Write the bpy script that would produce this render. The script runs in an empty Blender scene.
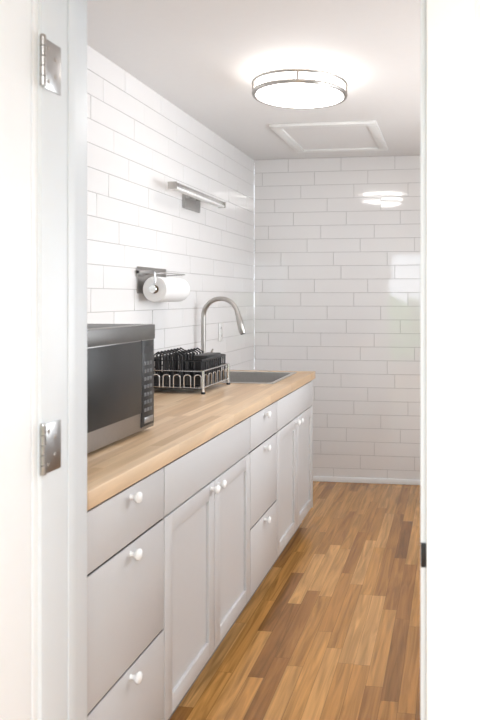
import bpy, bmesh, math, random
from mathutils import Vector, Matrix
random.seed(7)
S = bpy.context.scene
S.view_settings.view_transform = 'Standard'
S.view_settings.look = 'None'
S.view_settings.exposure = 0.05

# ---------------------------------------------------------------- materials
def new_mat(name):
    m = bpy.data.materials.new(name); m.use_nodes = True
    nt = m.node_tree
    return m, nt, nt.nodes['Principled BSDF']

def pmat(name, col, rough=0.5, metal=0.0, noise=0.03, nscale=30, bump=0.0, coat=0.0, emit=None, estr=0, ior=1.5):
    m, nt, b = new_mat(name)
    tc = nt.nodes.new('ShaderNodeTexCoord')
    n = nt.nodes.new('ShaderNodeTexNoise'); n.inputs['Scale'].default_value = nscale
    nt.links.new(tc.outputs['Object'], n.inputs['Vector'])
    r = nt.nodes.new('ShaderNodeMixRGB'); r.blend_type = 'MIX'
    c = Vector(col)
    r.inputs['Color1'].default_value = (*(c*(1-noise)), 1)
    r.inputs['Color2'].default_value = (*[min(1, v*(1+noise)) for v in c], 1)
    nt.links.new(n.outputs['Fac'], r.inputs['Fac'])
    nt.links.new(r.outputs['Color'], b.inputs['Base Color'])
    b.inputs['Roughness'].default_value = rough
    b.inputs['Metallic'].default_value = metal
    b.inputs['Coat Weight'].default_value = coat
    b.inputs['IOR'].default_value = ior
    if bump:
        bp = nt.nodes.new('ShaderNodeBump'); bp.inputs['Strength'].default_value = bump
        bp.inputs['Distance'].default_value = 0.002
        nt.links.new(n.outputs['Fac'], bp.inputs['Height']); nt.links.new(bp.outputs['Normal'], b.inputs['Normal'])
    if emit:
        b.inputs['Emission Color'].default_value = (*emit, 1)
        b.inputs['Emission Strength'].default_value = estr
    return m

def wood_mat(name, stops, width, length, rough, grain=0.25, grain_scale=1.0, gap=0.0, gapdark=0.35, coat=0.0):
    """strips running along world Y, random colour for each board, stretched grain."""
    m, nt, b = new_mat(name)
    N, L = nt.nodes.new, nt.links.new
    tc = N('ShaderNodeTexCoord'); sp = N('ShaderNodeSeparateXYZ'); L(tc.outputs['Object'], sp.inputs[0])
    def math_(op, a, c=None, v=None):
        n = N('ShaderNodeMath'); n.operation = op
        if isinstance(a, (int, float)): n.inputs[0].default_value = a
        else: L(a, n.inputs[0])
        if c is not None:
            if isinstance(c, (int, float)): n.inputs[1].default_value = c
            else: L(c, n.inputs[1])
        return n.outputs[0]
    xs = math_('DIVIDE', sp.outputs['X'], width)
    row = math_('FLOOR', xs)
    wn = N('ShaderNodeTexWhiteNoise'); wn.noise_dimensions = '1D'; L(row, wn.inputs['W'])
    ys = math_('ADD', math_('DIVIDE', sp.outputs['Y'], length), math_('MULTIPLY', wn.outputs['Value'], 7.3))
    cell = math_('FLOOR', ys)
    cb = N('ShaderNodeCombineXYZ'); L(row, cb.inputs[0]); L(cell, cb.inputs[1])
    wn2 = N('ShaderNodeTexWhiteNoise'); wn2.noise_dimensions = '2D'; L(cb.outputs[0], wn2.inputs['Vector'])
    ramp = N('ShaderNodeValToRGB'); L(wn2.outputs['Value'], ramp.inputs[0])
    cr = ramp.color_ramp
    while len(cr.elements) < len(stops): cr.elements.new(0.5)
    for e, (p, c) in zip(cr.elements, stops):
        e.position = p; e.color = (*c, 1)
    add = N('ShaderNodeVectorMath'); add.operation = 'ADD'
    sc = N('ShaderNodeVectorMath'); sc.operation = 'MULTIPLY'; sc.inputs[1].default_value = (38*grain_scale, 2.2*grain_scale, 20)
    L(tc.outputs['Object'], sc.inputs[0])
    sc2 = N('ShaderNodeVectorMath'); sc2.operation = 'SCALE'; sc2.inputs['Scale'].default_value = 13.7
    L(wn2.outputs['Color'], sc2.inputs[0])
    L(sc.outputs[0], add.inputs[0]); L(sc2.outputs[0], add.inputs[1])
    ns = N('ShaderNodeTexNoise'); ns.inputs['Scale'].default_value = 1.0; ns.inputs['Detail'].default_value = 6
    ns.inputs['Distortion'].default_value = 1.2
    L(add.outputs[0], ns.inputs['Vector'])
    mr = N('ShaderNodeMapRange'); mr.inputs[1].default_value = 0.3; mr.inputs[2].default_value = 0.7
    mr.inputs[3].default_value = 1 - grain; mr.inputs[4].default_value = 1 + grain*0.7
    L(ns.outputs['Fac'], mr.inputs[0])
    val = mr.outputs[0]
    if gap:
        fx = math_('FRACT', xs); fy = math_('FRACT', ys)
        ex = math_('MINIMUM', fx, math_('SUBTRACT', 1.0, fx))
        ey = math_('MINIMUM', fy, math_('SUBTRACT', 1.0, fy))
        gx = math_('GREATER_THAN', ex, gap/width); gy = math_('GREATER_THAN', ey, gap/length)
        g = math_('MULTIPLY', gx, gy)
        g = math_('ADD', math_('MULTIPLY', g, gapdark), 1-gapdark)
        val = math_('MULTIPLY', val, g)
    mx = N('ShaderNodeVectorMath'); mx.operation = 'SCALE'
    L(ramp.outputs['Color'], mx.inputs[0]); L(val, mx.inputs['Scale'])
    L(mx.outputs[0], b.inputs['Base Color'])
    b.inputs['Roughness'].default_value = rough
    b.inputs['Coat Weight'].default_value = coat
    return m

M = {}
M['wall'] = pmat('wall_paint', (0.86, 0.87, 0.88), 0.6, noise=0.01)
M['ceil'] = pmat('ceiling_paint', (0.80, 0.79, 0.785), 0.7, noise=0.01)
M['trim'] = pmat('trim_paint', (0.74, 0.78, 0.81), 0.4, noise=0.01)
M['door'] = pmat('door_paint', (0.92, 0.94, 0.955), 0.4, noise=0.01)
M['tile'] = pmat('glazed_tile', (0.82, 0.805, 0.80), 0.04, noise=0.012, nscale=6, ior=1.8)
M['grout'] = pmat('grout', (0.48, 0.47, 0.46), 0.9, noise=0.04, nscale=200)
M['cab'] = pmat('cabinet_paint', (0.61, 0.60, 0.60), 0.38, noise=0.01)
M['inshade'] = pmat('cabinet_inside_shade', (0.06, 0.06, 0.06), 0.7)  # near-black colour paints in the shade inside the cabinets and in their gaps
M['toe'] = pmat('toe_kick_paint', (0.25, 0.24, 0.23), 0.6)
M['knob'] = pmat('knob_ceramic', (0.92, 0.92, 0.92), 0.2, noise=0.0)
M['steel'] = pmat('brushed_steel', (0.44, 0.43, 0.42), 0.3, 1.0, noise=0.08, nscale=60)
M['nickel'] = pmat('brushed_nickel', (0.46, 0.435, 0.41), 0.3, 1.0, noise=0.06, nscale=60)
M['chrome'] = pmat('chrome', (0.75, 0.75, 0.75), 0.12, 1.0, noise=0.02)
M['sinkm'] = pmat('sink_steel', (0.60, 0.58, 0.56), 0.40, 0.95, noise=0.08, nscale=80)
M['mwsteel'] = pmat('microwave_steel', (0.33, 0.315, 0.305), 0.38, 1.0, noise=0.04, nscale=80)
M['mwtop'] = pmat('microwave_top_band', (0.15, 0.145, 0.14), 0.4, 0.7, noise=0.04, nscale=80)
M['mwbody'] = pmat('microwave_body', (0.06, 0.06, 0.06), 0.4)
M['glassblk'] = pmat('black_glass', (0.032, 0.031, 0.031), 0.35, noise=0.0, ior=1.3)
M['black'] = pmat('black_plastic', (0.015, 0.015, 0.017), 0.4)
M['btn'] = pmat('button_grey', (0.13, 0.13, 0.135), 0.5)
M['wwire'] = pmat('chrome_wire', (0.58, 0.57, 0.56), 0.2, 1.0)
M['paper'] = pmat('paper_towel', (0.86, 0.85, 0.845), 0.95, noise=0.02, nscale=120, bump=0.4)
M['card'] = pmat('cardboard', (0.35, 0.25, 0.16), 0.9)
M['plastic'] = pmat('white_plastic', (0.82, 0.82, 0.81), 0.35)
M['diff'] = pmat('lamp_diffuser', (0.9, 0.9, 0.88), 0.4, noise=0.0, emit=(1.0, 0.975, 0.95), estr=10.5)
M['hedge'] = pmat('hedge_leaves', (0.16, 0.36, 0.08), 0.8, noise=0.5, nscale=9)
M['ground'] = pmat('ground_paving', (0.55, 0.56, 0.5), 0.9, noise=0.2, nscale=4)
M['floor'] = wood_mat('floor_laminate',
    [(0.0, (0.23, 0.098, 0.028)), (0.15, (0.36, 0.162, 0.045)), (0.4, (0.48, 0.228, 0.064)), (0.7, (0.56, 0.280, 0.084)), (1.0, (0.65, 0.350, 0.125))],
    0.062, 0.62, 0.24, grain=0.38, gap=0.0010, gapdark=0.4)
M['butcher'] = wood_mat('butcher_block',
    [(0.0, (0.55, 0.365, 0.21)), (0.35, (0.63, 0.435, 0.265)), (0.7, (0.68, 0.485, 0.305)), (1.0, (0.73, 0.54, 0.36))],
    0.04, 0.55, 0.38, grain=0.12, gap=0.0006, gapdark=0.15)

# ---------------------------------------------------------------- mesh helper
class B:
    def __init__(self, name):
        self.name = name; self.bm = bmesh.new(); self.mats = []
    def mi(self, k):
        if k not in self.mats: self.mats.append(k)
        return self.mats.index(k)
    def box(self, x0, x1, y0, y1, z0, z1, k, bev=0.0):
        x0, x1 = sorted((x0, x1)); y0, y1 = sorted((y0, y1)); z0, z1 = sorted((z0, z1))
        t = bmesh.new()
        bmesh.ops.create_cube(t, size=1)
        for v in t.verts:
            v.co = Vector(((x0+x1)/2 + v.co.x*(x1-x0), (y0+y1)/2 + v.co.y*(y1-y0), (z0+z1)/2 + v.co.z*(z1-z0)))
        if bev:
            bmesh.ops.bevel(t, geom=list(t.edges), offset=bev, segments=2, affect='EDGES', profile=0.5)
        self.merge(t, k)
        return self
    def merge(self, t, k, smooth=False, mat=None):
        i = self.mi(k)
        me = bpy.data.meshes.new('tmp')
        if mat is not None: t.transform(mat)
        bmesh.ops.recalc_face_normals(t, faces=t.faces)
        for f in t.faces: f.material_index = i; f.smooth = smooth
        t.to_mesh(me); t.free()
        self.bm.from_mesh(me); bpy.data.meshes.remove(me)
    def tube(self, pts, r, k, seg=10, closed=False):
        pts = [Vector(p) for p in pts]; n = len(pts)
        rs = r if isinstance(r, (list, tuple)) else [r]*n
        t = bmesh.new(); rings = []
        prev = None
        for i, p in enumerate(pts):
            if closed: d = (pts[(i+1) % n]-pts[i-1])
            else: d = pts[min(i+1, n-1)]-pts[max(i-1, 0)]
            d.normalize()
            if prev is None:
                a = Vector((0, 0, 1)) if abs(d.z) < 0.9 else Vector((1, 0, 0))
                u = d.cross(a).normalized()
            else:
                u = (prev - d*prev.dot(d)).normalized()
            prev = u; w = d.cross(u)
            rings.append([t.verts.new(p + rs[i]*(math.cos(2*math.pi*j/seg)*u + math.sin(2*math.pi*j/seg)*w)) for j in range(seg)])
        m = n if closed else n-1
        for i in range(m):
            a, c = rings[i], rings[(i+1) % n]
            for j in range(seg):
                t.faces.new((a[j], a[(j+1) % seg], c[(j+1) % seg], c[j]))
        if not closed:
            t.faces.new(rings[0][::-1]); t.faces.new(rings[-1])
        self.merge(t, k, smooth=True)
        return self
    def lathe(self, prof, origin, axis, k, seg=32):
        t = bmesh.new(); rings = []
        for r, h in prof:
            if r < 1e-6: rings.append([t.verts.new((0, 0, h))])
            else: rings.append([t.verts.new((r*math.cos(2*math.pi*j/seg), r*math.sin(2*math.pi*j/seg), h)) for j in range(seg)])
        for a, c in zip(rings[:-1], rings[1:]):
            for j in range(seg):
                j2 = (j+1) % seg
                if len(a) == 1 and len(c) > 1: t.faces.new((a[0], c[j], c[j2]))
                elif len(c) == 1 and len(a) > 1: t.faces.new((a[j], a[j2], c[0]))
                elif len(a) > 1: t.faces.new((a[j], a[j2], c[j2], c[j]))
        q = Vector((0, 0, 1)).rotation_difference(Vector(axis).normalized()).to_matrix().to_4x4()
        self.merge(t, k, smooth=True, mat=Matrix.Translation(Vector(origin)) @ q)
        return self
    def done(self, parent=None, sharp=35):
        me = bpy.data.meshes.new(self.name); self.bm.to_mesh(me); self.bm.free()
        for k in self.mats: me.materials.append(M[k])
        o = bpy.data.objects.new(self.name, me); S.collection.objects.link(o)
        if sharp: me.set_sharp_from_angle(angle=math.radians(sharp))
        if parent: o.parent = parent
        return o
def empty(name):
    o = bpy.data.objects.new(name, None); S.collection.objects.link(o); return o

H = 2.44; YB = 5.20; XL = -1.51; XR = 0.62
YN, YF = 1.30, 1.477   # entry wall near and far faces (jamb depth)
DL, DR = -0.816, -0.0605
# ---------------------------------------------------------------- room shell
B('floor').box(-2.3, 2.3, -3.0, YB+0.12, -0.05, 0, 'floor').done()
B('ceiling').box(-2.3, 2.3, -3.0, YB+0.12, H, H+0.05, 'ceil').done()

def tiled_wall(name, P, U, Nn, length, shift, thick=0.10):
    b = B(name); U = Vector(U); Nn = Vector(Nn); P = Vector(P)
    t = bmesh.new()
    back = P - Nn*0.0022
    vs = [back, back+U*length, back+U*length+Vector((0, 0, H)), back+Vector((0, 0, H))]
    lo = [t.verts.new(v) for v in vs]; hi = [t.verts.new(v-Nn*thick) for v in vs]
    t.faces.new(lo); t.faces.new(hi[::-1])
    for i in range(4): t.faces.new((lo[i], hi[i], hi[(i+1) % 4], lo[(i+1) % 4]))
    b.merge(t, 'grout')
    t = bmesh.new()
    rows = 24; ph = H/rows; tw = 0.406; g = 0.0014; bv = 0.0006
    offs = [0.0, 0.5, 0.24, 0.76, 0.12, 0.62, 0.36, 0.86]
    for r in range(rows):
        z0 = r*ph+g; z1 = (r+1)*ph-g
        s = -tw*offs[r % 8] + shift
        while s > 0: s -= tw
        while s < length:
            a = max(s+g, 0.0); c = min(s+tw-g, length)
            s += tw
            if c-a < 0.01: continue
            tx = random.uniform(-1, 1)*0.0030; tz = random.uniform(-1, 1)*0.0085
            def pt(u, z, n): return P + U*u + Vector((0, 0, z)) + Nn*n
            def dep(u, z): return (u-(a+c)/2)*tx + (z-(z0+z1)/2)*tz
            out = [(a, z0), (c, z0), (c, z1), (a, z1)]
            inn = [(a+bv, z0+bv), (c-bv, z0+bv), (c-bv, z1-bv), (a+bv, z1-bv)]
            vb = [t.verts.new(pt(u, z, -0.0023)) for u, z in out]
            vo = [t.verts.new(pt(u, z, -0.0008+dep(u, z))) for u, z in out]
            vi = [t.verts.new(pt(u, z, dep(u, z))) for u, z in inn]
            t.faces.new(vi)
            for i in range(4):
                j = (i+1) % 4
                t.faces.new((vo[i], vo[j], vi[j], vi[i])); t.faces.new((vb[i], vb[j], vo[j], vo[i]))
    b.merge(t, 'tile')
    return b.done(sharp=None)
tiled_wall('wall_back', (XL, YB, 0), (1, 0, 0), (0, -1, 0), XR-XL, 0.21)
tiled_wall('wall_left', (XL, YF-0.012, 0), (0, 1, 0), (1, 0, 0), YB-YF+0.012, 0.33)

w = B('wall_right')
wy0, wy1, wz0, wz1 = 2.3, 4.3, 1.0, 2.1
w.box(XR, XR+0.1, YF, wy0, 0, H, 'wall').box(XR, XR+0.1, wy1, YB, 0, H, 'wall')
w.box(XR, XR+0.1, wy0, wy1, 0, wz0, 'wall').box(XR, XR+0.1, wy0, wy1, wz1, H, 'wall').done()
w = B('fill_window')  # unseen window, added so fill light reaches the cabinet fronts
for (a, c, d, e) in [(wy0, wy1, wz0, wz0+0.05), (wy0, wy1, wz1-0.05, wz1), (wy0, wy0+0.05, wz0, wz1), (wy1-0.05, wy1, wz0, wz1), (3.275, 3.325, wz0, wz1)]:
    w.box(XR+0.02, XR+0.07, a, c, d, e, 'trim')
w.done()
w = B('wall_entry')
w.box(-2.3, DL-0.02, YN+0.012, YF-0.012, 0, H, 'wall')
w.box(DR+0.02, 2.3, YN+0.012, YF-0.012, 0, H, 'wall')
w.box(DL-0.02, DR+0.02, YN+0.012, YF-0.012, 2.07, H, 'wall').done()
w = B('trim_doorway')
w.box(DL-0.02, DL, YN, YF, 0, 2.05, 'trim', 0.0015)
w.box(DR, DR+0.02, YN, YF, 0, 2.05, 'trim', 0.0015)
w.box(DL-0.02, DR+0.02, YN, YF, 2.05, 2.07, 'trim', 0.0015)
w.box(DL, DL+0.003, 1.395, 1.43, 0, 2.05, 'trim', 0.001)
w.box(DR-0.0015, DR, 1.345, 1.38, 0, 2.05, 'trim')
for ya, yb in ((YN-0.016, YN+0.0115), (YF-0.0115, YF)):
    w.box(DL-0.095, DL-0.008, ya, yb, 0, 2.14, 'door', 0.002)
    w.box(DR+0.012, DR+0.10, ya, yb, 0, 2.14, 'door', 0.002)
    w.box(DL-0.095, DR+0.10, ya, yb, 2.062, 2.14, 'door', 0.002)
w.box(DR+0.001, DR+0.011, YN-0.003, YN+0.05, 0.885, 0.93, 'black', 0.001)
w.done()
w = B('wall_hall_left'); w.box(-2.4, -2.3, -3.0, YN+0.16, 0, H, 'wall').done()
w = B('wall_hall_right'); w.box(2.3, 2.4, -3.0, YN+0.16, 0, H, 'wall').done()
w = B('wall_hall_rear')
w.box(-2.3, -1.75, -3.1, -3.0, 0, H, 'wall').box(1.75, 2.3, -3.1, -3.0, 0, H, 'wall')
w.box(-1.75, 1.75, -3.1, -3.0, 0, 0.25, 'wall').box(-1.75, 1.75, -3.1, -3.0, 2.2, H, 'wall').done()
w = B('window_2')
for xx in (-1.75, -0.6, 0.55, 1.69): w.box(xx, xx+0.06, -3.08, -3.02, 0.25, 2.2, 'trim')
for zz in (0.25, 1.15, 2.14): w.box(-1.75, 1.75, -3.075, -3.025, zz, zz+0.06, 'trim')
w.done()
B('ground').box(-14, 14, -16, -3.1, -0.2, -0.1, 'ground').done()
t = bmesh.new(); bmesh.ops.create_grid(t, x_segments=70, y_segments=24, size=1)
for v in t.verts:
    x, y = v.co.x*7, (v.co.y+1)*0.75
    v.co = Vector((x, -8+0.3*math.sin(x*3)+random.uniform(-.2, .2), -0.1+y+0.15*math.sin(x*2.3)*y))
hb = B('garden_hedge'); hb.merge(t, 'hedge'); hb.done()

w = B('baseboard_back'); w.box(XL, XR, YB-0.014, YB-0.002, 0, 0.038, 'door', 0.002).done()

# ---------------------------------------------------------------- door (opened toward the hall)
dd = empty('door_1')
d = B('door_leaf')
d.box(-0.045, 0.0, -0.745, 0.0, 0.01, 2.04, 'door', 0.002)
for (a, c, z0, z1) in [(-0.64, -0.10, 1.05, 1.93), (-0.64, -0.10, 0.14, 0.95)]:
    d.box(0.0, 0.004, a, a+0.012, z0, z1, 'door', 0.001); d.box(0.0, 0.004, c-0.012, c, z0, z1, 'door', 0.001)
    d.box(0.0, 0.004, a, c, z0, z0+0.012, 'door', 0.001); d.box(0.0, 0.004, a, c, z1-0.012, z1, 'door', 0.001)
leaf = d.done(dd)
kn = B('door_knob')
kn.lathe([(0.0, 0), (0.028, 0), (0.028, 0.006), (0.011, 0.012), (0.011, 0.03), (0.026, 0.045), (0.024, 0.06), (0.0, 0.066)], (0.0, -0.68, 0.93), (1, 0, 0), 'nickel').done(dd)
dd.location = (DL-0.008, YN-0.022, 0)
dd.rotation_euler = (0, 0, math.radians(-14))
hg = B('door_hinge')
for zc in (1.856, 1.078, 0.28):
    hg.box(DL-0.001, DL+0.0025, YN+0.002, YN+0.066, zc-0.05, zc+0.05, 'steel', 0.0008)
    for q in range(5):
        hg.tube([(DL+0.004, YN-0.002, zc-0.05+q*0.02+0.0008), (DL+0.004, YN-0.002, zc-0.03+q*0.02-0.0008)], 0.006, 'steel', 12)
    hg.lathe([(0.0, 0.055), (0.005, 0.053), (0.006, 0.05), (0.0, 0.048)], (DL+0.004, YN-0.002, zc), (0, 0, 1), 'steel', 12)
    for yy, zz in ((0.02, 0.034), (0.045, 0.018), (0.02, -0.034), (0.045, -0.018)):
        hg.lathe([(0.0045, 0.0), (0.004, 0.0012), (0.0, 0.0015)], (DL+0.0025, YN+yy, zc+zz), (1, 0, 0), 'nickel', 10)
hg.done()

# ---------------------------------------------------------------- base cabinets
FX = -0.852
bx0 = XL+0.004
y_start, s1, s2, s3, s4 = 1.50, 1.985, 2.875, 3.33, 4.20
CT = 0.930; TH = 0.044
cab = empty('base_cabinets')
c = B('carcass')
top = CT-TH-0.001
c.box(bx0, FX-0.02, y_start, y_start+0.018, 0.10, top, 'cab')
for yy in (s1, s2, s3): c.box(bx0+0.02, FX-0.024, yy-0.009, yy+0.009, 0.10, top, 'inshade')
c.box(bx0, FX-0.002, s4, s4+0.02, 0.10, top, 'cab', 0.001)
c.box(bx0, FX-0.07, s4, s4+0.02, 0.0, 0.101, 'cab', 0.001)
c.box(bx0, FX-0.02, y_start, s4, 0.10, 0.118, 'inshade')
c.box(bx0, bx0+0.012, y_start, s4, 0.10, top, 'inshade')
c.box(FX-0.045, FX-0.021, y_start, s4, top-0.03, top, 'inshade')
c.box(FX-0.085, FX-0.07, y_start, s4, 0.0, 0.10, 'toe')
c.done(cab)
G = 0.0032
zt = 0.881; z1_, z2_, zb = 0.728, 0.399, 0.108
def slab(y0, y1, z0, z1, nm):
    b = B(nm)
    b.box(FX-0.019, FX-0.003, y0+G, y1-G, z0+G, z1-G, 'inshade')  # dark edge behind the front, shade of the gaps put into colour
    b.box(FX-0.005, FX, y0+G, y1-G, z0+G, z1-G, 'cab', 0.001)
    b.done(cab)
def shaker(y0, y1, z0, z1, nm):
    b = B(nm); y0 += G; y1 -= G; z0 += G; z1 -= G; st = 0.057
    for (p0, p1, p2, p3) in [(y0, y0+st, z0, z1), (y1-st, y1, z0, z1), (y0+st-0.001, y1-st+0.001, z0, z0+st), (y0+st-0.001, y1-st+0.001, z1-st, z1)]:
        b.box(FX-0.012, FX, p0, p1, p2, p3, 'cab', 0.001)
    b.box(FX-0.019, FX-0.0121, y0, y1, z0, z1, 'inshade')  # dark backing paints the gap shade around the door
    b.box(FX-0.013, FX-0.010, y0+st-0.002, y1-st+0.002, z0+st-0.002, z1-st+0.002, 'cab')
    b.done(cab)
def knob(y, z):
    B('knob').lathe([(0.0, 0), (0.0075, 0), (0.006, 0.004), (0.006, 0.010), (0.013, 0.017), (0.0155, 0.022), (0.0145, 0.027), (0.009, 0.031), (0, 0.032)],
                    (FX, y, z), (1, 0, 0), 'knob', 20).done(cab)
for (a, c_) in ((y_start+0.02, s1), (s2, s3)):
    for (z0, z1) in ((z1_, zt), (z2_, z1_), (zb, z2_)): slab(a, c_, z0, z1, 'drawer_front')
for zz in (0.852, 0.700, 0.372): knob(1.765, zz); knob((s2+s3)/2, zz)
for (a, c_) in ((s1, s2), (s3, s4)):
    slab(a, c_, z1_, zt, 'false_front'); m_ = (a+c_)/2
    shaker(a, m_, zb, z1_, 'cabinet_door'); shaker(m_, c_, zb, z1_, 'cabinet_door')
    knob(m_-0.035, 0.703); knob(m_+0.035, 0.703)

SX0, SX1, SY0, SY1 = -1.385, -0.955, 3.60, 4.11
k = B('countertop'); CX1 = -0.844; CY0, CY1 = 1.49, 4.25
z0, z1 = CT-TH, CT
k.box(XL+0.003, CX1, CY0, SY0, z0, z1, 'butcher', 0.002)
k.box(XL+0.003, CX1, SY1, CY1, z0, z1, 'butcher', 0.002)
k.box(XL+0.003, SX0, SY0-0.004, SY1+0.004, z0+0.0001, z1-0.0001, 'butcher')
k.box(SX1, CX1, SY0-0.004, SY1+0.004, z0+0.0001, z1-0.0001, 'butcher', 0.0)
k.done()
s = B('kitchen_sink')
r = 0.020
e = 0.002
for (a, b_, c_, d_) in [(SX0-r, SX1+r, SY0-r, SY0+e), (SX0-r, SX1+r, SY1-e, SY1+r), (SX0-r, SX0+e, SY0, SY1), (SX1-e, SX1+r, SY0, SY1)]:
    s.box(a, b_, c_, d_, CT+0.0003, CT+0.005, 'sinkm', 0.001)
t = 0.0015; zb_ = CT-0.19
s.box(SX0+0.003, SX1-0.003, SY0+0.003, SY1-0.003, zb_-t, zb_, 'sinkm')
for (a, b_, c_, d_) in [(SX0+0.002, SX1-0.002, SY0+0.002, SY0+0.004), (SX0+0.002, SX1-0.002, SY1-0.004, SY1-0.002), (SX0+0.002, SX0+0.004, SY0+0.002, SY1-0.002), (SX1-0.004, SX1-0.002, SY0+0.002, SY1-0.002)]:
    s.box(a, b_, c_, d_, zb_, CT+0.001, 'sinkm')
s.lathe([(0.0, 0.001), (0.03, 0.001), (0.045, 0.004), (0.048, 0.0)], ((SX0+SX1)/2, (SY0+SY1)/2, zb_), (0, 0, 1), 'chrome')
s.done()
f = B('kitchen_faucet'); fx, fy = -1.455, 3.95
f.lathe([(0.0, 0), (0.028, 0), (0.028, 0.006), (0.023, 0.012), (0.020, 0.02), (0.019, 0.10), (0.0165, 0.115), (0.0, 0.115)], (fx, fy, CT+0.0005), (0, 0, 1), 'nickel')
pts = [(fx, fy, CT+0.10), (fx, fy, CT+0.2), (fx, fy, CT+0.33)]
R = 0.105; zc = CT+0.344
for i in range(0, 17):
    a = math.pi - math.radians(165)*i/16
    pts.append((fx+R+R*math.cos(a), fy, zc+R*math.sin(a)))
f.tube(pts, 0.0135, 'nickel', 16)
p = Vector(pts[-1]); dr = Vector((0.26, 0, -0.966))
f.tube([p-dr*0.004, p+dr*0.03, p+dr*0.035, p+dr*0.12, p+dr*0.13], [0.0145, 0.0155, 0.0175, 0.020, 0.018], 'nickel', 18)
f.tube([p+dr*0.13, p+dr*0.134], 0.014, 'black', 16)
f.tube([(fx, fy+0.015, CT+0.075), (fx, fy+0.045, CT+0.078)], 0.011, 'nickel', 14)
f.tube([(fx, fy+0.04, CT+0.078), (fx+0.02, fy+0.05, CT+0.11), (fx+0.04, fy+0.055, CT+0.15)], [0.008, 0.006, 0.005], 'nickel', 12)
f.done()

# ---------------------------------------------------------------- microwave (front faces +X)
mw = B('microwave')
mx, mb = -1.022, XL+0.02
my0, my1, mz0, mz1 = 1.72, 2.295, CT+0.012, 1.293
mw.box(mb, mx-0.03, my0+0.004, my1-0.004, mz0, mz1, 'mwbody', 0.004)
mw.box(mx-0.035, mx, my0, my1, mz0, mz1, 'mwsteel', 0.004)
yd = my1-0.100
mw.box(mx-0.002, mx+0.004, my0+0.012, yd-0.006, mz0+0.060, mz1-0.053, 'glassblk', 0.002)
mw.box(mx-0.002, mx+0.0045, my0+0.002, my1-0.002, mz1-0.050, mz1-0.001, 'mwtop', 0.002)
mw.box(mx-0.002, mx+0.003, yd, my1-0.008, mz0+0.012, mz1-0.053, 'glassblk', 0.002)
mw.box(mx-0.001, mx+0.0015, yd-0.004, yd-0.001, mz0+0.01, mz1-0.045, 'black')
mw.box(mx+0.0025, mx+0.0035, yd+0.014, my1-0.020, mz1-0.095, mz1-0.072, 'black')
for i in range(3):
    for j in range(7):
        yy = yd+0.014+i*0.022; zz = mz0+0.06+j*0.026
        mw.box(mx+0.0025, mx+0.0042, yy, yy+0.015, zz, zz+0.012, 'btn', 0.0005)
mw.box(mx+0.002, mx+0.006, yd+0.012, my1-0.020, mz0+0.022, mz0+0.042, 'mwsteel', 0.001)
for xx in (mb+0.04, mx-0.06):
    for yy in (my0+0.05, my1-0.05):
        mw.lathe([(0, 0), (0.014, 0), (0.016, 0.013), (0, 0.013)], (xx, yy, CT+0.0002), (0, 0, 1), 'black', 16)
mw.done()

# ---------------------------------------------------------------- dish rack
rk = B('dish_rack')
rx0, rx1, ry0, ry1 = -1.475, -1.165, 3.16, 3.53
zb0 = CT
rk.box(rx0+0.008, rx1-0.008, ry0+0.008, ry1-0.008, zb0+0.022, zb0+0.034, 'black', 0.003)
for zz, rr in ((zb0+0.03, 0.0045), (zb0+0.108, 0.0045)):
    rk.tube([(rx0, ry0, zz), (rx1, ry0, zz), (rx1, ry1, zz), (rx0, ry1, zz)], rr, 'wwire', 8, closed=True)
for (x, y) in ((rx0, ry0), (rx1, ry0), (rx1, ry1), (rx0, ry1)):
    rk.tube([(x, y, zb0+0.0005), (x, y, zb0+0.11)], 0.0065, 'wwire', 10)
    rk.lathe([(0, 0), (0.010, 0), (0.010, 0.01), (0, 0.01)], (x, y, zb0+0.0003), (0, 0, 1), 'black', 12)
def wave(p0, p1, n, z0, z1, r, kk):
    p0, p1 = Vector(p0), Vector(p1); d = (p1-p0)/n
    for i in range(n):
        a = p0+d*(i+0.18); b2 = p0+d*(i+0.82); mid = p0+d*(i+0.5)
        pts = [(a.x, a.y, z0), (a.x, a.y, z1-0.012)]
        for q in range(1, 6):
            tt = math.pi*q/6
            v = mid + (a-mid)*math.cos(tt); pts.append((v.x, v.y, z1-0.012+0.012*math.sin(tt)))
        pts += [(b2.x, b2.y, z1-0.012), (b2.x, b2.y, z0)]
        rk.tube(pts, r, kk, 6)
wave((rx0, ry0, 0), (rx1, ry0, 0), 6, zb0+0.03, zb0+0.09, 0.0028, 'wwire')
wave((rx1, ry0, 0), (rx1, ry1, 0), 6, zb0+0.03, zb0+0.09, 0.0028, 'wwire')
wave((rx0, ry0+0.0, 0), (rx0, ry1, 0), 6, zb0+0.03, zb0+0.09, 0.0028, 'wwire')
ix0, ix1, iy0, iy1 = rx0+0.014, rx1-0.014, ry0+0.014, ry1-0.014
for (a, b_, c_, d_) in [(ix0, ix1, iy0, iy0+0.003), (ix0, ix1, iy1-0.003, iy1), (ix0, ix0+0.003, iy0, iy1), (ix1-0.003, ix1, iy0, iy1)]:
    rk.box(a, b_, c_, d_, zb0+0.03, zb0+0.078, 'black')
rk.tube([(ix0, iy0, zb0+0.155), (ix1, iy0, zb0+0.155), (ix1, iy1, zb0+0.155), (ix0, iy1, zb0+0.155)], 0.006, 'black', 8, closed=True)
for i in range(12):
    yy = iy0+(iy1-iy0)*i/11
    rk.tube([(ix0, yy, zb0+0.155), (ix0, yy, zb0+0.04), (ix1, yy, zb0+0.04), (ix1, yy, zb0+0.155)], 0.0042, 'black', 6)
for i in range(9):
    xx = ix0+(ix1-ix0)*i/8
    rk.tube([(xx, iy0, zb0+0.155), (xx, iy0, zb0+0.04), (xx, iy1, zb0+0.04), (xx, iy1, zb0+0.155)], 0.0042, 'black', 6)
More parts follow.
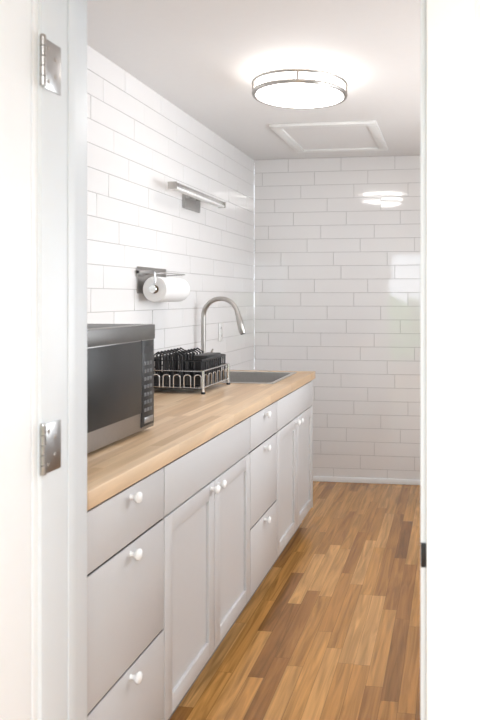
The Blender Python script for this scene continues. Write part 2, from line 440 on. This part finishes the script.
for i in range(8):
    yy = iy0+0.03+0.04*i
    for xa in (ix0+0.03, ix0+0.12):
        rk.tube([(xa, yy, zb0+0.04), (xa, yy, zb0+0.175), (xa+0.025, yy, zb0+0.192), (xa+0.055, yy, zb0+0.175), (xa+0.055, yy, zb0+0.04)], 0.0045, 'black', 6)
rk.box(ix1-0.08, ix1-0.006, iy0+0.10, iy0+0.30, zb0+0.05, zb0+0.172, 'black', 0.004)
rk.done()

# ---------------------------------------------------------------- paper towel holder
ph = empty('paper_towel_holder')
p_ = B('wall_bracket')
pz = 1.425; px_ = XL+0.085
p_.box(XL+0.001, XL+0.006, 3.19, 3.53, 1.405, 1.535, 'steel', 0.002)
p_.box(XL+0.004, XL+0.10, 3.178, 3.184, 1.50, 1.515, 'steel', 0.001)
p_.box(XL+0.004, XL+0.02, 3.178, 3.24, 1.49, 1.52, 'steel', 0.001)
p_.tube([(XL+0.006, 3.28, 1.50), (XL+0.10, 3.28, 1.505), (XL+0.105, 3.34, 1.505), (XL+0.105, 3.53, 1.505), (XL+0.006, 3.54, 1.50)], 0.0035, 'chrome', 8)
p_.tube([(XL+0.096, 3.181, 1.508), (XL+0.098, 3.180, 1.46), (px_, 3.180, pz), (px_, 3.52, pz)], 0.004, 'chrome', 8)
p_.lathe([(0, 0), (0.018, 0), (0.02, 0.004), (0.018, 0.008), (0, 0.008)], (px_, 3.178, pz), (0, 1, 0), 'chrome', 20)
p_.done(ph)
q_ = B('paper_roll')
q_.lathe([(0.02, 0.0), (0.059, 0.0), (0.0615, 0.003), (0.0615, 0.297), (0.059, 0.30), (0.02, 0.30), (0.02, 0.0)], (px_, 3.205, pz), (0, 1, 0), 'paper', 40)
q_.lathe([(0.0205, -0.001), (0.018, -0.001), (0.018, 0.301), (0.0205, 0.301)], (px_, 3.205, pz), (0, 1, 0), 'card', 24)
q_.done(ph)

# ---------------------------------------------------------------- slim bar wall light
sh = B('wall_bar_light')
sz = 1.955
sh.box(XL+0.001, XL+0.02, 3.76, 4.00, sz-0.065, sz+0.045, 'steel', 0.003)
for yy in (3.82, 3.92): sh.box(XL+0.018, XL+0.085, yy, yy+0.016, sz-0.006, sz+0.010, 'chrome', 0.001)
sh.box(XL+0.08, XL+0.125, 3.38, 4.14, sz-0.008, sz+0.014, 'chrome', 0.003)
sh.box(XL+0.084, XL+0.121, 3.385, 4.135, sz-0.018, sz-0.007, 'plastic', 0.002)
for yy in (3.374, 4.14): sh.box(XL+0.078, XL+0.127, yy, yy+0.006, sz-0.020, sz+0.016, 'nickel', 0.001)
sh.done()
o = B('wall_outlet')
o.box(XL+0.001, XL+0.006, 4.37, 4.445, 1.10, 1.22, 'plastic', 0.002)
for zz in (1.135, 1.185): o.box(XL+0.004, XL+0.008, 4.39, 4.425, zz-0.016, zz+0.016, 'plastic', 0.003)
for zz in (1.135, 1.185):
    for yy in (4.40, 4.413): o.box(XL+0.0075, XL+0.0083, yy, yy+0.003, zz-0.006, zz+0.008, 'black')
o.done()

# ---------------------------------------------------------------- ceiling light
cl = empty('ceiling_light'); cx, cy = -0.723, 3.26
q = B('lamp_base'); q.lathe([(0, 0), (0.15, 0), (0.15, -0.014), (0, -0.014)], (cx, cy, H-0.0005), (0, 0, 1), 'plastic', 64).done(cl)
q = B('lamp_diffuser')
q.lathe([(0.14, 2.427), (0.19, 2.424), (0.202, 2.415), (0.203, 2.400), (0.205, 2.36), (0.203, 2.350), (0.18, 2.338), (0.13, 2.328), (0.07, 2.323), (0, 2.321)], (cx, cy, 0), (0, 0, 1), 'diff', 64).done(cl)
q = B('lamp_rings')
for z in (2.395, 2.348):
    q.lathe([(0.210, z-0.008), (0.224, z-0.008), (0.227, z), (0.224, z+0.008), (0.210, z+0.008), (0.208, z), (0.210, z-0.008)], (cx, cy, 0), (0, 0, 1), 'nickel', 72)
for i in range(4):
    a = math.radians(10+90*i); xx, yy = cx+0.219*math.cos(a), cy+0.219*math.sin(a)
    q.tube([(xx, yy, 2.345), (xx, yy, 2.395)], 0.006, 'nickel', 10)
    q.tube([(xx, yy, 2.392), (cx+0.19*math.cos(a), cy+0.19*math.sin(a), 2.41)], 0.004, 'nickel', 8)
q.done(cl)

h = B('attic_hatch')
hx0, hx1, hy0, hy1 = -1.11, -0.455, 4.14, 4.92; tw = 0.06
for (a, b_, c_, d_) in [(hx0, hx1, hy0, hy0+tw), (hx0, hx1, hy1-tw, hy1), (hx0, hx0+tw, hy0+tw, hy1-tw), (hx1-tw, hx1, hy0+tw, hy1-tw)]:
    h.box(a, b_, c_, d_, H-0.018, H-0.0005, 'plastic', 0.002)
h.box(hx0+tw, hx1-tw, hy0+tw, hy1-tw, H-0.006, H-0.0005, 'ceil')
h.done()

# ---------------------------------------------------------------- lights
def area(name, loc, rot, sx, sy, e, col=(1, 1, 1)):
    l = bpy.data.lights.new(name, 'AREA'); l.shape = 'RECTANGLE'; l.size = sx; l.size_y = sy; l.energy = e; l.color = col
    o = bpy.data.objects.new(name, l); o.location = loc; o.rotation_euler = rot; S.collection.objects.link(o); return o
area('kitchen_fill_light', (XR+0.09, 3.3, 1.55), (0, math.radians(90), 0), 1.05, 1.9, 19, (0.97, 0.985, 1))  # added kitchen fill, set in the unseen right wall opening
area('hall_fill_light', (0.6, -0.9, H-0.03), (0, 0, 0), 1.2, 1.2, 98, (0.92, 0.965, 1.0))  # added fill light that brightens the hall, door and casing
sl = bpy.data.lights.new('sun', 'SUN'); sl.energy = 5; sl.angle = 0.01
so = bpy.data.objects.new('sun', sl); so.rotation_euler = (math.radians(-50), math.radians(-6), 0)
so.location = (0, 0, 6); S.collection.objects.link(so)
wd = bpy.data.worlds.new('World'); S.world = wd; wd.use_nodes = True
wd.node_tree.nodes['Background'].inputs[0].default_value = (0.86, 0.93, 1.0, 1)
wd.node_tree.nodes['Background'].inputs[1].default_value = 3.8

# ---------------------------------------------------------------- camera
cam = bpy.data.cameras.new('camera'); co = bpy.data.objects.new('camera', cam); S.collection.objects.link(co)
co.location = (0, 0, 1.3825); co.rotation_euler = (math.radians(90), 0, math.radians(8.0))
cam.sensor_fit = 'AUTO'; cam.sensor_width = 36; cam.lens = 35
cam.shift_x = -115/720; cam.shift_y = -62/720
cam.clip_start = 0.02
cam.dof.use_dof = True; cam.dof.focus_distance = 3.2; cam.dof.aperture_fstop = 5.0
S.camera = co
